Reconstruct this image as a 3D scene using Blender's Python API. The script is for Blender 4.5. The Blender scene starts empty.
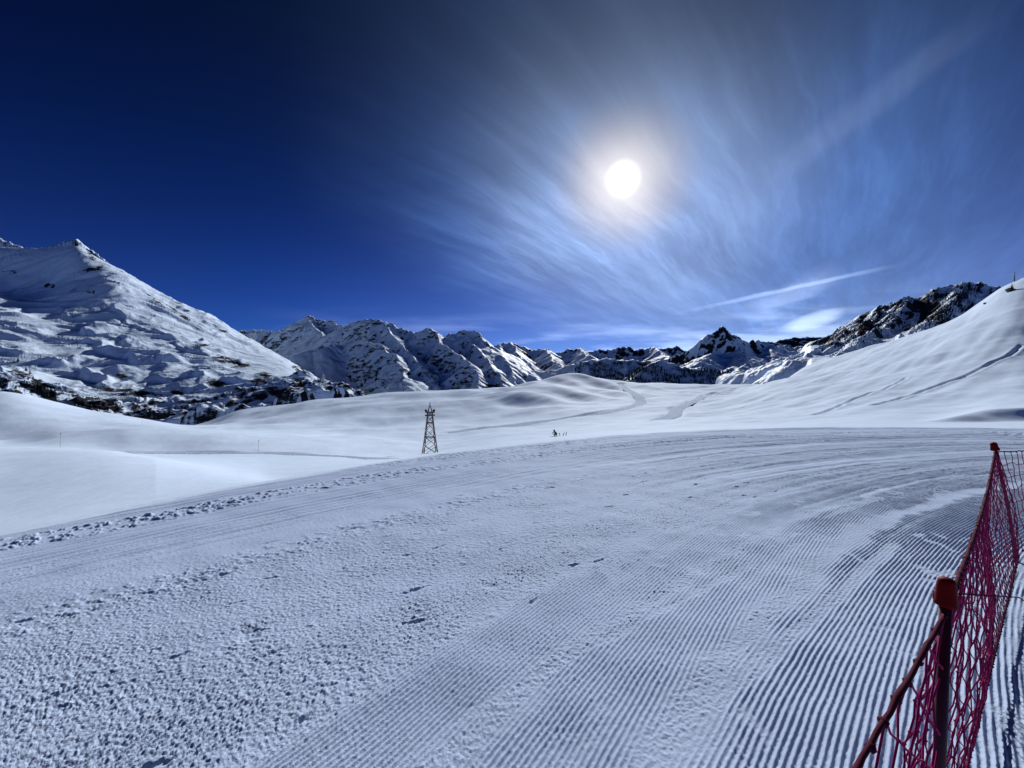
import bpy, bmesh, math, random
import numpy as np
from mathutils import Vector, Matrix
R = math.radians
random.seed(7)
sc = bpy.context.scene
COL = sc.collection
F, CX, CY, HC = 400.0, 512.0, 384.0, 1.7      # camera: focal length in pixels, centre, eye height

# ------------------------------------------------------------------ noise
_rng = np.random.RandomState(11)
_perm = np.concatenate([_rng.permutation(512)] * 3).astype(np.int32)
_ang = _rng.rand(512) * 2 * np.pi
_gx, _gy = np.cos(_ang).astype(np.float32), np.sin(_ang).astype(np.float32)

def perlin(x, y):
    x = np.asarray(x, np.float64); y = np.asarray(y, np.float64)
    xi = np.floor(x).astype(np.int64); yi = np.floor(y).astype(np.int64)
    xf = (x - xi).astype(np.float32); yf = (y - yi).astype(np.float32)
    xi &= 511; yi &= 511
    u = xf * xf * xf * (xf * (xf * 6 - 15) + 10); v = yf * yf * yf * (yf * (yf * 6 - 15) + 10)
    def g(a, b, fx, fy):
        h = _perm[_perm[a] + b]
        return _gx[h] * fx + _gy[h] * fy
    x1 = (xi + 1) & 511; y1 = (yi + 1) & 511
    n00 = g(xi, yi, xf, yf); n10 = g(x1, yi, xf - 1, yf)
    n01 = g(xi, y1, xf, yf - 1); n11 = g(x1, y1, xf - 1, yf - 1)
    a = n00 + u * (n10 - n00); b = n01 + u * (n11 - n01)
    return (a + v * (b - a)) * 1.5

def fbm(x, y, oct=4, gain=.5, lac=2.03):
    s = 0; a = 1.0
    for i in range(oct):
        s = s + a * perlin(x + 17.3 * i, y - 9.1 * i); a *= gain
        x = x * lac; y = y * lac
    return s

def ridged(x, y, oct=4, gain=.55, lac=2.05):
    s = 0; a = 1.0; w = 1.0
    for i in range(oct):
        n = 1 - np.abs(perlin(x + 31.7 * i, y + 5.3 * i)); n = n * n * w
        s = s + a * n; w = np.clip(n * 1.6, 0, 1); a *= gain
        x = x * lac; y = y * lac
    return s

def sstep(x, a, b):
    t = np.clip((x - a) / (b - a), 0, 1)
    return t * t * (3 - 2 * t)

def pchip(x, y, xq):
    x = np.asarray(x, float); y = np.asarray(y, float)
    h = np.diff(x); d = np.diff(y) / h
    m = np.zeros_like(y); m[0] = d[0]; m[-1] = d[-1]
    w1 = 2 * h[1:] + h[:-1]; w2 = h[1:] + 2 * h[:-1]
    ok = d[:-1] * d[1:] > 0
    with np.errstate(divide='ignore', invalid='ignore'):
        mm = (w1 + w2) / (w1 / d[:-1] + w2 / d[1:])
    m[1:-1] = np.where(ok, mm, 0)
    xq = np.clip(xq, x[0], x[-1])
    i = np.clip(np.searchsorted(x, xq) - 1, 0, len(h) - 1)
    t = (xq - x[i]) / h[i]
    return ((1 + 2 * t) * (1 - t) ** 2 * y[i] + t * (1 - t) ** 2 * h[i] * m[i]
            + t * t * (3 - 2 * t) * y[i + 1] + t * t * (t - 1) * h[i] * m[i + 1])

# ------------------------------------------------------------------ object helpers
def tag(o, label=None, cat=None, group=None, kind=None):
    if label: o['label'] = label
    if cat: o['category'] = cat
    if group: o['group'] = group
    if kind: o['kind'] = kind
    return o

def thing(name, label, cat, loc=(0, 0, 0), rz=0, group=None):
    o = bpy.data.objects.new(name, None); COL.objects.link(o)
    o.location = loc; o.rotation_euler = (0, 0, rz); o.empty_display_size = .2
    return tag(o, label, cat, group)

def link_mesh(name, me, mat, parent=None, smooth=True):
    me.materials.append(mat)
    o = bpy.data.objects.new(name, me); COL.objects.link(o)
    if smooth: me.polygons.foreach_set('use_smooth', np.ones(len(me.polygons), bool))
    if parent: o.parent = parent
    return o

def grid_object(name, X, Y, Z, mat, attrs=None):
    ny, nx = X.shape
    co = np.stack([X, Y, Z], -1).reshape(-1, 3).astype(np.float32)
    idx = np.arange(ny * nx).reshape(ny, nx)
    q = np.stack([idx[:-1, :-1], idx[:-1, 1:], idx[1:, 1:], idx[1:, :-1]], -1).reshape(-1, 4).astype(np.int32)
    me = bpy.data.meshes.new(name)
    me.vertices.add(len(co)); me.vertices.foreach_set('co', co.ravel())
    me.loops.add(q.size); me.loops.foreach_set('vertex_index', q.ravel())
    me.polygons.add(len(q)); me.polygons.foreach_set('loop_start', np.arange(0, q.size, 4, dtype=np.int32))
    me.update(calc_edges=True)
    for k, v in (attrs or {}).items():
        a = me.attributes.new(k, 'FLOAT', 'POINT'); a.data.foreach_set('value', v.ravel().astype(np.float32))
    return link_mesh(name, me, mat)

class MB:
    """collects boxes, tubes and lathes into one mesh"""
    def __init__(s): s.v = []; s.f = []
    def tube(s, pts, r, n=6, cap=True):
        pts = [Vector([float(c) for c in p]) for p in pts]; k = len(pts)
        rs = [float(q) for q in r] if isinstance(r, (list, tuple)) else [float(r)] * k
        b = len(s.v); ref = None
        for i, p in enumerate(pts):
            d = (pts[min(i + 1, k - 1)] - pts[max(i - 1, 0)]).normalized()
            if ref is None: ref = Vector((0, 0, 1)) if abs(d.z) < .9 else Vector((1, 0, 0))
            u = d.cross(ref)
            if u.length < 1e-4: u = d.orthogonal()
            u.normalize(); w = u.cross(d); ref = w.cross(u) if False else ref
            for j in range(n):
                a = 2 * math.pi * j / n
                s.v.append(p + rs[i] * (math.cos(a) * u + math.sin(a) * w))
        for i in range(k - 1):
            for j in range(n):
                s.f.append((b + i * n + j, b + i * n + (j + 1) % n, b + (i + 1) * n + (j + 1) % n, b + (i + 1) * n + j))
        if cap:
            s.f.append(tuple(b + j for j in range(n))[::-1]); s.f.append(tuple(b + (k - 1) * n + j for j in range(n)))
        return s
    def box(s, c, sz, rz=0):
        b = len(s.v); m = Matrix.Rotation(rz, 3, 'Z')
        for x in (-.5, .5):
            for y in (-.5, .5):
                for z in (-.5, .5):
                    s.v.append(Vector(c) + m @ Vector((x * sz[0], y * sz[1], z * sz[2])))
        for f in ((0, 1, 3, 2), (4, 6, 7, 5), (0, 4, 5, 1), (2, 3, 7, 6), (0, 2, 6, 4), (1, 5, 7, 3)):
            s.f.append(tuple(b + i for i in f))
        return s
    def lathe(s, prof, n=16, at=(0, 0, 0)):
        b = len(s.v); k = len(prof)
        for r, z in prof:
            for j in range(n):
                a = 2 * math.pi * j / n
                s.v.append(Vector(at) + Vector((r * math.cos(a), r * math.sin(a), z)))
        for i in range(k - 1):
            for j in range(n):
                s.f.append((b + i * n + j, b + i * n + (j + 1) % n, b + (i + 1) * n + (j + 1) % n, b + (i + 1) * n + j))
        return s
    def blob(s, c, r, sq=(1, 1, 1), jit=.2, sub=1, seed=0):
        bm = bmesh.new(); bmesh.ops.create_icosphere(bm, subdivisions=sub, radius=1)
        rn = random.Random(seed); b = len(s.v)
        for v in bm.verts:
            q = v.co * (1 + rn.uniform(-jit, jit))
            s.v.append(Vector(c) + Vector((q.x * sq[0], q.y * sq[1], q.z * sq[2])) * r)
        for f in bm.faces: s.f.append(tuple(b + v.index for v in f.verts))
        bm.free(); return s
    def build(s, name, mat, parent=None, smooth=True):
        me = bpy.data.meshes.new(name); me.from_pydata([tuple(v) for v in s.v], [], s.f); me.update()
        return link_mesh(name, me, mat, parent, smooth)

# ------------------------------------------------------------------ materials
def new_mat(name):
    m = bpy.data.materials.new(name); m.use_nodes = True
    nt = m.node_tree; nt.nodes.clear()
    out = nt.nodes.new('ShaderNodeOutputMaterial'); b = nt.nodes.new('ShaderNodeBsdfPrincipled')
    nt.links.new(b.outputs[0], out.inputs[0])
    return m, nt, b

class NT:
    """small helper to write node maths"""
    def __init__(s, nt): s.nt = nt
    def n(s, t, **k):
        o = s.nt.nodes.new(t)
        for a, v in k.items(): setattr(o, a, v)
        return o
    def put(s, sock, v):
        if isinstance(v, bpy.types.NodeSocket): s.nt.links.new(v, sock)
        elif v is not None: sock.default_value = v
    def m(s, op, a, b=None, c=None, clamp=False):
        o = s.n('ShaderNodeMath', operation=op, use_clamp=clamp)
        s.put(o.inputs[0], a); s.put(o.inputs[1], b); s.put(o.inputs[2], c)
        return o.outputs[0]
    def vm(s, op, a, b=None, out=0):
        o = s.n('ShaderNodeVectorMath', operation=op)
        s.put(o.inputs[0], a)
        if b is not None: s.put(o.inputs['Scale'] if op == 'SCALE' else o.inputs[1], b)
        return o.outputs[out]
    def ss(s, x, a, b, lo=0., hi=1.):
        o = s.n('ShaderNodeMapRange', interpolation_type='SMOOTHSTEP')
        s.put(o.inputs[0], x); s.put(o.inputs[1], a); s.put(o.inputs[2], b); s.put(o.inputs[3], lo); s.put(o.inputs[4], hi)
        return o.outputs[0]
    def mix(s, f, a, b, mode='MIX'):
        o = s.n('ShaderNodeMix', data_type='RGBA', blend_type=mode)
        s.put(o.inputs[0], f); s.put(o.inputs[6], a); s.put(o.inputs[7], b)
        return o.outputs[2]
    def comb(s, x, y, z):
        o = s.n('ShaderNodeCombineXYZ')
        for i, v in enumerate((x, y, z)): s.put(o.inputs[i], v)
        return o.outputs[0]
    def noise(s, vec, scale, detail=4., rough=.55, dist=0., out=0):
        o = s.n('ShaderNodeTexNoise')
        s.put(o.inputs['Vector'], vec); s.put(o.inputs['Scale'], scale); s.put(o.inputs['Detail'], detail)
        s.put(o.inputs['Roughness'], rough); s.put(o.inputs['Distortion'], dist)
        return o.outputs[out]
    def pos(s): return s.n('ShaderNodeNewGeometry').outputs['Position']
    def bump(s, h, dist, strength=1., normal=None):
        o = s.n('ShaderNodeBump'); s.put(o.inputs['Height'], h); s.put(o.inputs['Distance'], dist)
        s.put(o.inputs['Strength'], strength); s.put(o.inputs['Normal'], normal)
        return o.outputs[0]

SNOW = (.80, .84, .92, 1)

def snow_mat(name, kind):
    m, nt, b = new_mat(name); N = NT(nt); P = N.pos()
    b.inputs['Roughness'].default_value = .8
    b.inputs['Specular IOR Level'].default_value = .05
    b.inputs['IOR'].default_value = 1.31
    if kind == 'piste':
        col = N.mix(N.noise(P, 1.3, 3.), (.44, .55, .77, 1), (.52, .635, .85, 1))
        h = N.m('ADD', N.noise(P, 160., 3., .6), N.m('MULTIPLY', N.noise(P, 55., 2.), .9))
        nrm = N.bump(h, .004, .8)
    elif kind == 'field':
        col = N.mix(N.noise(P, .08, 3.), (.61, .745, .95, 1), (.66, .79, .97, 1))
        st = N.n('ShaderNodeMapping'); N.put(st.inputs[0], P); st.inputs['Scale'].default_value = (1., .45, 1.); st.inputs['Rotation'].default_value = (0, 0, R(25))
        h = N.m('ADD', N.m('MULTIPLY', N.noise(st.outputs[0], .9, 5., .6), .10), N.m('MULTIPLY', N.noise(P, .12, 3.), .35))
        nrm = N.bump(h, .7, .8)
    else:   # road
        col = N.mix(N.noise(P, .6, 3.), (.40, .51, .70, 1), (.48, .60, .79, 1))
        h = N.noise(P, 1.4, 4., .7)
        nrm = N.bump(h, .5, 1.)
    N.put(b.inputs['Base Color'], col); N.put(b.inputs['Normal'], nrm)
    return m

def mountain_mat(name, sc_, rockc=((.008, .009, .014, 1), (.026, .027, .036, 1))):
    m, nt, b = new_mat(name); N = NT(nt); P = N.pos()
    b.inputs['Roughness'].default_value = .7
    b.inputs['Specular IOR Level'].default_value = .08
    at = N.n('ShaderNodeAttribute', attribute_name='rock').outputs['Fac']
    nz = N.noise(N.vm('MULTIPLY', P, (1., 1., 2.2)), 1 / (20. * sc_), 8., .72)
    f = N.m('ADD', at, N.m('MULTIPLY', N.m('SUBTRACT', nz, .5), 1.5))
    f = N.ss(f, .42, .62)
    rk = N.mix(N.noise(P, 1 / (9. * sc_), 5., .7), rockc[0], rockc[1])
    sn = N.mix(N.noise(P, 1 / (150. * sc_), 3.), (.60, .74, .95, 1), (.67, .80, .97, 1))
    N.put(b.inputs['Base Color'], N.mix(f, sn, rk))
    N.put(b.inputs['Roughness'], N.m('ADD', .62, N.m('MULTIPLY', f, .25)))
    h = N.m('ADD', N.m('MULTIPLY', N.noise(P, 1 / (30. * sc_), 6., .6), N.m('ADD', .35, N.m('MULTIPLY', f, .65))), 0.)
    N.put(b.inputs['Normal'], N.bump(h, 13. * sc_, .9))
    return m

def plain(name, c, rough=.6, var=.3, scale=30., bump=.0, metal=0., spec=.4):
    m, nt, b = new_mat(name); N = NT(nt)
    tc = N.n('ShaderNodeTexCoord').outputs['Object']
    nz = N.noise(tc, scale, 4., .6)
    d = tuple(x * (1 - var) for x in c[:3]) + (1,); l = tuple(min(1, x * (1 + var)) for x in c[:3]) + (1,)
    N.put(b.inputs['Base Color'], N.mix(nz, d, l))
    b.inputs['Roughness'].default_value = rough; b.inputs['Metallic'].default_value = metal
    b.inputs['Specular IOR Level'].default_value = spec
    if bump: N.put(b.inputs['Normal'], N.bump(nz, bump))
    return m

M_PISTE = snow_mat('groomed_snow', 'piste')
M_FIELD = snow_mat('wind_snow', 'field')
M_ROAD = snow_mat('packed_snow', 'road')

# ------------------------------------------------------------------ the groomed run: arc round a centre
AX, AY = 15.3, -12.5
def edge_radius(px): return np.interp(px, [-600, 0, 300, 500, 660, 1024, 1400], [27.0, 27.25, 27.75, 28.25, 28.6, 28.4, 28.4])
def edge_Z(px):
    p = (px - CX) / F; rv = edge_radius(px)
    a = p * p + 1; b = 2 * (-AX * p - AY); c = AX * AX + AY * AY - rv * rv
    return (-b + np.sqrt(b * b - 4 * a * c)) / (2 * a)

def band(v, a, b, s=.09): return sstep(v, a - s, a + s) * (1 - sstep(v, b - s, b + s))

def piste_h(X, Y, step=None):
    """height of the groomed snow above the plane, metres"""
    v = np.hypot(X - AX, Y - AY); s = np.arctan2(X - AX, Y - AY) * 22
    vw = v + .10 * perlin(s * .35, v * .4) + .05 * perlin(s * 1.3, v * 2)
    big = perlin(X * .9, Y * .9); mid = perlin(X * 2.6 + 9, Y * 2.6)
    # corduroy ----------------------------------------------------------
    pitch = .0295
    ph = (v + .012 * perlin(s * .5, v * .7) + .003 * perlin(s * 4, v * 9)) / pitch
    far = sstep(s, -13.5, -9.0)
    v2 = np.hypot(X - 17.7, Y + 11.0)                      # the earlier pass was driven on another line
    ph2 = (v2 + .012 * perlin(s * .5, v2 * .7) + .003 * perlin(s * 4, v2 * 9)) / pitch
    ph = np.where((v > 20.47) & (v < 22.7) & (far < .5), ph2, ph)
    c = .5 + .5 * np.cos(2 * np.pi * ph)
    prof = c ** 1.7
    vo = vw; vw = vw + .07 * perlin(X * 1.3 + 5, Y * 1.3) + .05 * perlin(X * 5, Y * 5)
    cord = np.maximum.reduce([band(vw, 18.2, 19.0) * .6, band(vw, 19.35, 20.36), band(vw, 20.56, 21.05), band(vw, 21.13, 21.75) * .95,
                              band(vw, 21.95, 22.5) * .55, band(vw, 23.3, 24.0) * .0])
    vw = vo; far = sstep(s, -15.0, -9.5)
    cord = np.maximum(cord, far * (band(vw, 21.9, 22.4) * .9 + band(vw, 23.1, 24.25) * 1. + band(vw, 24.95, 26.9) * .85))
    wear = sstep(big + .8 * mid + .75 * perlin(X * 7, Y * 7), .50, 1.05)          # patches where skis have broken the ridges
    wear2 = sstep(perlin(s * .35 + 3, v * 6.), .28, .5)                          # long scraped strips
    # slanting ski track
    for (x0, y0, x1, y1, w) in ((-.3, 2.0, 2.4, 3.9, .03), (.9, 2.0, 4.2, 4.35, .045)):
        dx, dy = x1 - x0, y1 - y0; L = math.hypot(dx, dy)
        t = ((X - x0) * dx + (Y - y0) * dy) / L; d = np.abs((X - x0) * dy - (Y - y0) * dx) / L + .03 * perlin(X * 3, Y * 3)
        wear = np.maximum(wear, (1 - sstep(d, w * .6, w * 1.5)) * sstep(t, 0, .2) * (1 - sstep(t, L - .3, L)) * .9)
    keep = cord * (1 - .80 * wear) * (1 - .35 * wear2 * (1 - band(vw, 19.3, 20.2)))
    h = (.0102 + .0016 * perlin(X * 1.5, Y * 1.5) + .0085 * far) * prof * keep
    # broken, granular snow ----------------------------------------------
    g1 = fbm(X * 25 + 40, Y * 25, 2, .6); g2 = fbm(X * 52, Y * 52 + 7, 2, .6); g3 = perlin(X * 84, Y * 84)
    sh = np.where(g1 > .05, g1, g1 * .45)
    gran = (.0044 + .0030 * np.clip(perlin(X * 1.9 + 50, Y * 1.9) + .2, 0, 1)) * sh + .0046 * g2 + .0032 * g3
    zone = np.maximum.reduce([band(vw, 21.7, 24.35, .12), band(vw, 24.35, 25.7, .15) * .45, band(vw, 20.38, 20.54, .04) * .7, band(vw, 21.02, 21.17, .03) * .8,
                              (1 - sstep(vw, 19.0, 19.4)) * .55])
    zone = zone * (1 - .55 * far)
    zone = np.maximum(zone, wear * .75 * sstep(cord, .1, .4))
    rim = band(vw, 25.75, 26.25, .1)
    zone = zone * (1 - .9 * rim)
    mod = .85 + .30 * fbm(X * 1.1 + 8, Y * 1.1, 3)
    h = h + gran * np.maximum(zone, .25 + .20 * cord * (1 - prof)) * np.clip(mod, .25, 1.5)
    lump = np.maximum(fbm(X * 9. + 21, Y * 9., 2) - .55, 0)
    h = h + .011 * lump * zone
    # clods pushed up in rows
    cl = fbm(X * 9. + 3, Y * 9. + 60, 3, .65) + .4 * perlin(X * 1.7, Y * 1.7)
    cl = np.maximum(cl - .10, 0) ** .8
    row = np.maximum(band(vw, 26.28, 26.85, .10) * 1.0, band(vw, 24.05, 24.5, .12) * .38)
    row = np.maximum(row, band(vw, 27.2, 27.95, .1) * sstep(s, -17, -15) * (1 - sstep(s, -11.5, -8.5)) * .9)
    h = h + row * (.005 + .032 * cl) * (1 - .45 * sstep(Y, 5.5, 8.5))
    # holes and dents
    ho = perlin(X * 3.1 + 77, Y * 3.1); h = h - .012 * sstep(ho, .7, .95) * zone
    # short gouges left by ski edges
    rg = np.random.RandomState(5)
    for _ in range(80):
        vg = rg.uniform(21.75, 24.6); tg = rg.uniform(-1.05, -.45); x0 = AX + vg * math.sin(tg); y0 = AY + vg * math.cos(tg)
        if y0 < 1.2 or abs(x0) > 1.4 * y0: continue
        an = -tg * 0 + R(rg.uniform(15, 55)); L = rg.uniform(.03, .10); wd = rg.uniform(.008, .016); dp = rg.uniform(.006, .014)
        m = (np.abs(X - x0) < L * 1.5) & (np.abs(Y - y0) < L * 1.5)
        if not m.any(): continue
        xs, ys = X[m] - x0, Y[m] - y0; t = xs * math.cos(an) + ys * math.sin(an); d = -xs * math.sin(an) + ys * math.cos(an) + .012 * perlin(xs * 20, ys * 20 + _)
        h[m] -= dp * np.exp(-(d / wd) ** 2) * np.exp(-(t / L) ** 4) - dp * .5 * np.exp(-((d - 2 * wd) / wd) ** 2) * np.exp(-(t / L) ** 4)
    # tyre / ski streaks along the run in the outer strip
    st = perlin(s * .25, v * 16.); h = h + .010 * st * band(vw, 24.9, 28.3, .3) * (1 - row)
    st2 = perlin(s * .12 + 5, v * 3.2) + .5 * perlin(s * .2 + 1, v * 8.); h = h + .022 * st2 * far * band(vw, 20.8, 28.5, .4)
    h = h + .02 * perlin(X * .7, Y * .7) + .008 * mid
    return h

WIDE = np.cumsum(4 * 1.06 ** np.arange(66))      # columns beyond the frame, ever wider
def build_piste():
    px = np.concatenate([-20 - WIDE[::-1], np.arange(-20, 1044, 1.05), 1044 + WIDE])
    p = (px - CX) / F
    z = [1.15]
    while z[-1] < 17.0:
        zz = z[-1]; z.append(zz + (max(.0068, min(.0125, .42 * zz * zz / 680.)) if zz < 13.2 else .05))
    z = np.array(z)
    ze = edge_Z(px)
    # each column runs out to the edge of the run; rows are shared except the last part
    Zg = np.minimum(z[:, None], ze[None, :] * 1.012)
    # keep rows strictly increasing past the edge by a hair
    over = np.maximum(z[:, None] - ze[None, :] * 1.012, 0)
    keepr = (over.min(axis=1) <= 0)
    Zg = Zg[keepr]; over = over[keepr]
    X = p[None, :] * Zg; Y = Zg + over * 1e-4
    H = piste_h(X, Y)
    e = np.hypot(X - AX, Y - AY) - edge_radius(px)[None, :]
    H = H - .10 * sstep(e, -.25, .15)
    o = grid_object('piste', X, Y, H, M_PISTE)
    tag(o, 'groomed ski run with corduroy grooves curving to the right, broken granular snow along its left half', 'ski run', kind='structure')
    print('piste', X.shape)
    # the same run behind the viewer, coarser
    xs = np.linspace(-45, 45, 420); ys = np.concatenate([np.linspace(-38, -4, 60), np.linspace(-3.9, 1.162, 90)])
    X, Y = np.meshgrid(xs, ys)
    H = .02 * perlin(X * .7, Y * .7) + .008 * perlin(X * 2.6 + 9, Y * 2.6) - .004
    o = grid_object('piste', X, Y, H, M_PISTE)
    tag(o, 'plain part of the groomed run behind the viewer', 'ski run', kind='structure')

build_piste()

# ------------------------------------------------------------------ snow fields, hollows, knoll and right hill
LAY = {
 'A':  [(-500, 30, 444), (-200, 28, 445), (0, 27, 447), (60, 26, 448), (100, 25, 450), (150, 23, 457), (200, 20, 467), (240, 17, 476), (270, 15.5, 480), (340, 15, 472), (430, 17, 461), (500, 20, 453), (560, 24, 444.5), (640, 26, 436.5), (720, 28, 431), (800, 28, 428), (900, 28, 427), (1024, 28, 426.5), (1600, 28, 424)],
 'AB': [(-500, 38, 448), (0, 38, 450), (60, 38, 451.5), (100, 38, 454), (150, 36, 457.5), (200, 34, 462), (240, 32, 466), (270, 30, 468), (340, 28, 465), (430, 30, 459), (500, 34, 449), (560, 38, 441.5), (640, 42, 434), (720, 42, 429), (800, 42, 425.5), (900, 42, 424), (1024, 38, 423.5), (1600, 38, 415)],
 'R':  [(-500, 52, 446), (0, 52, 448), (60, 55, 449.5), (120, 58, 452.5), (200, 60, 452.8), (300, 60, 454), (385, 60, 456), (430, 62, 454.5), (500, 64, 442.5), (560, 70, 435.5), (640, 72, 428.5), (720, 70, 424.2), (800, 66, 422), (900, 62, 418), (960, 58, 419), (1024, 54, 417), (1600, 50, 395)],
 'B':  [(-500, 76, 436), (0, 76, 440), (60, 74, 432), (120, 75, 428), (160, 79, 427), (200, 82, 429), (300, 90, 437), (430, 100, 443), (500, 105, 433), (560, 110, 426.5), (640, 110, 420), (720, 110, 416), (800, 105, 411), (900, 100, 402), (1024, 85, 397), (1600, 75, 350)],
 'BC': [(-500, 110, 440), (0, 110, 446), (60, 110, 440), (120, 112, 435), (160, 118, 432), (200, 125, 431), (300, 150, 430), (430, 150, 431), (500, 150, 426), (560, 150, 418.5), (640, 150, 411), (720, 150, 408), (800, 150, 398), (900, 140, 384), (1024, 120, 370), (1600, 110, 300)],
 'C':  [(-500, 180, 350), (-200, 180, 375), (0, 180, 392), (50, 185, 401), (100, 190, 412), (150, 195, 420), (200, 200, 426), (240, 205, 426), (300, 205, 424), (430, 200, 421), (500, 200, 413), (560, 200, 404), (640, 205, 400), (720, 210, 399), (800, 210, 385), (900, 190, 363), (1024, 155, 340), (1600, 140, 220)],
 'CD': [(-500, 250, 410), (0, 250, 420), (100, 250, 425), (200, 255, 428), (240, 260, 421), (300, 265, 412), (430, 265, 402), (500, 265, 398), (560, 265, 388), (640, 280, 391), (720, 290, 392), (800, 280, 375), (900, 240, 348), (1024, 190, 305), (1600, 160, 160)],
 'D':  [(-500, 330, 440), (150, 330, 434), (200, 330, 424), (240, 335, 411), (300, 340, 402.5), (430, 350, 390), (500, 350, 387.5), (540, 350, 380), (570, 350, 374), (600, 350, 378.5), (640, 355, 382), (700, 370, 384), (770, 390, 385), (804, 360, 368), (850, 330, 353), (895, 300, 340), (917, 290, 333), (962, 260, 315), (1000, 240, 288), (1024, 230, 278), (1250, 200, 190), (1600, 170, 110)],
}
_lay = {k: (np.array([a[0] for a in v], float), np.array([a[1] for a in v], float), np.array([a[2] for a in v], float)) for k, v in LAY.items()}
_ORD = ['A', 'AB', 'R', 'B', 'BC', 'C', 'CD', 'D']

def knots(px):
    ze = float(edge_Z(px)); ye = CY + F * HC / ze
    Z = [ze * .90, ze, ze * 1.22]; Yp = [CY + F * HC / (ze * .90), ye + .2, ye + (2.5 if px < 560 else .8)]
    for k in _ORD:
        a, b, c = _lay[k]
        Z.append(float(pchip(a, b, np.array([px]))[0])); Yp.append(float(pchip(a, c, np.array([px]))[0]))
    zd, yd = Z[-1], Yp[-1]
    Z += [zd * 1.45, max(1500., zd * 3)]; Yp += [yd + 16, 384 + F * (HC + 190) / max(1500., zd * 3)]
    return np.array(Z), np.array(Yp)

def col_h(px, Z):
    kz, ky = knots(px)
    y = pchip(np.log(kz), ky, np.log(Z))
    return HC - (y - CY) / F * Z

def undul(X, Y):
    h = 1.5 * fbm(X / 46., Y / 46., 2) * sstep(Y, 70, 190) * (1 - .5 * sstep(Y, 380, 900))
    h = h + .30 * fbm(X / 13., Y / 17., 2) * sstep(Y, 26, 80) + .55 * fbm((-.53 * X + .85 * Y) / 15., (.85 * X + .53 * Y) / 95., 3) * sstep(Y, 45, 110) * sstep(X / np.maximum(Y, 1), -.1, .5)
    h = h + .035 * fbm(X / 3.2, Y / 4.1, 2) * sstep(Y, 9, 20)
    # soft gullies on the knoll
    k = np.exp(-(((X / np.maximum(Y, 1)) - .10) / .16) ** 2) * sstep(Y, 190, 235) * (1 - sstep(Y, 320, 350))
    h = h + k * 7. * perlin((X + .55 * Y) / 26., (Y - .5 * X) / 120.)
    # steep little bank at the foot of the right hill
    p = X / np.maximum(Y, 1); wob = 1.2 * perlin(X / 5., Y / 9.)
    h = h + 1.5 * sstep(p, 1.0, 1.22) * sstep(Y + wob + (p - 1.1) * 9, 45, 47.6) * (1 - sstep(Y, 50, 95))
    return h

ZS = np.exp(np.linspace(math.log(5.), math.log(1100.), 3000))
def ray(px, py, zmin=0):
    """first ground point seen at a pixel of the photograph"""
    h = col_h(px, ZS); X = (px - CX) / F * ZS; h = h + undul(X, ZS)
    y = CY - F * (h - HC) / ZS
    ok = (y <= py) & (ZS > max(zmin, float(edge_Z(px))))
    i = int(np.argmax(ok))
    return float(X[i]), float(ZS[i]), float(h[i])

ROADS = [
 ('road', 3.2, .9, [(448, 432), (506, 426), (547, 421), (594, 414), (624, 408), (641, 401), (637, 395), (626, 388.5), (621, 384)]),
 ('road', 2.6, .7, [(656, 420), (672, 415.5), (677, 409), (692, 401.5), (713, 394.5), (735, 389)]),
 ('road', 1.6, .55, [(128, 452.9), (160, 453.2), (200, 453), (250, 453.2), (300, 454.3), (345, 456.4), (384, 459)]),
 ('track', 1.1, .5, [(440, 402), (462, 398), (484, 395.5), (510, 392), (538, 388.5)]),
 ('track', .6, .40, [(873, 405.6), (906, 396), (940, 385), (970, 374), (990, 364), (1006, 357), (1022, 345)]),
 ('track', .5, .30, [(815, 415), (851, 401), (870, 393), (906, 378)]),
 ('track', .5, .25, [(985, 366), (1000, 359), (1018, 349)]),
 ('track', .35, .18, [(742, 408), (770, 399), (800, 391), (836, 384)]),
 ('track', .4, .2, [(300, 436), (350, 432), (400, 430), (440, 428)]),
 ('track', .4, .2, [(690, 397), (720, 391.5), (750, 388.5)]),
 ('track', .3, .16, [(560, 417), (590, 409), (606, 399)]),
]
ROADPTS = []
for kind, w, dep, pl in ROADS:
    pts = [ray(*q) for q in pl]
    # smooth densify
    t = np.arange(len(pts)); tq = np.linspace(0, len(pts) - 1, (len(pts) - 1) * 8 + 1)
    a = np.array(pts)
    ROADPTS.append((kind, w, dep, np.stack([pchip(t, a[:, i], tq) for i in range(3)], -1)))

def carve(X, Y, H):
    for kind, w, dep, pl in ROADPTS:
        m = (X > pl[:, 0].min() - 12) & (X < pl[:, 0].max() + 12) & (Y > pl[:, 1].min() - 12) & (Y < pl[:, 1].max() + 12)
        xs, ys, hs = X[m], Y[m], H[m]
        if xs.size == 0: continue
        bd = np.full(xs.shape, 1e9); bh = np.zeros(xs.shape)
        for i in range(len(pl) - 1):
            x0, y0, h0 = pl[i]; x1, y1, h1 = pl[i + 1]
            dx, dy = x1 - x0, y1 - y0; L2 = dx * dx + dy * dy + 1e-9
            t = np.clip(((xs - x0) * dx + (ys - y0) * dy) / L2, 0, 1)
            d = np.hypot(xs - x0 - t * dx, ys - y0 - t * dy)
            u = d < bd; bd[u] = d[u]; bh[u] = (h0 + t * (h1 - h0))[u]
        k = 1 - sstep(bd, w * .85, w * 1.35)
        if kind == 'track': hs = hs - dep * np.exp(-(bd / w) ** 2) + dep * .35 * np.exp(-((bd - 2.2 * w) / w) ** 2)
        else: hs = hs * (1 - k) + (np.minimum(bh, hs + .3) - dep * .5) * k
        H[m] = hs
    return H

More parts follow.
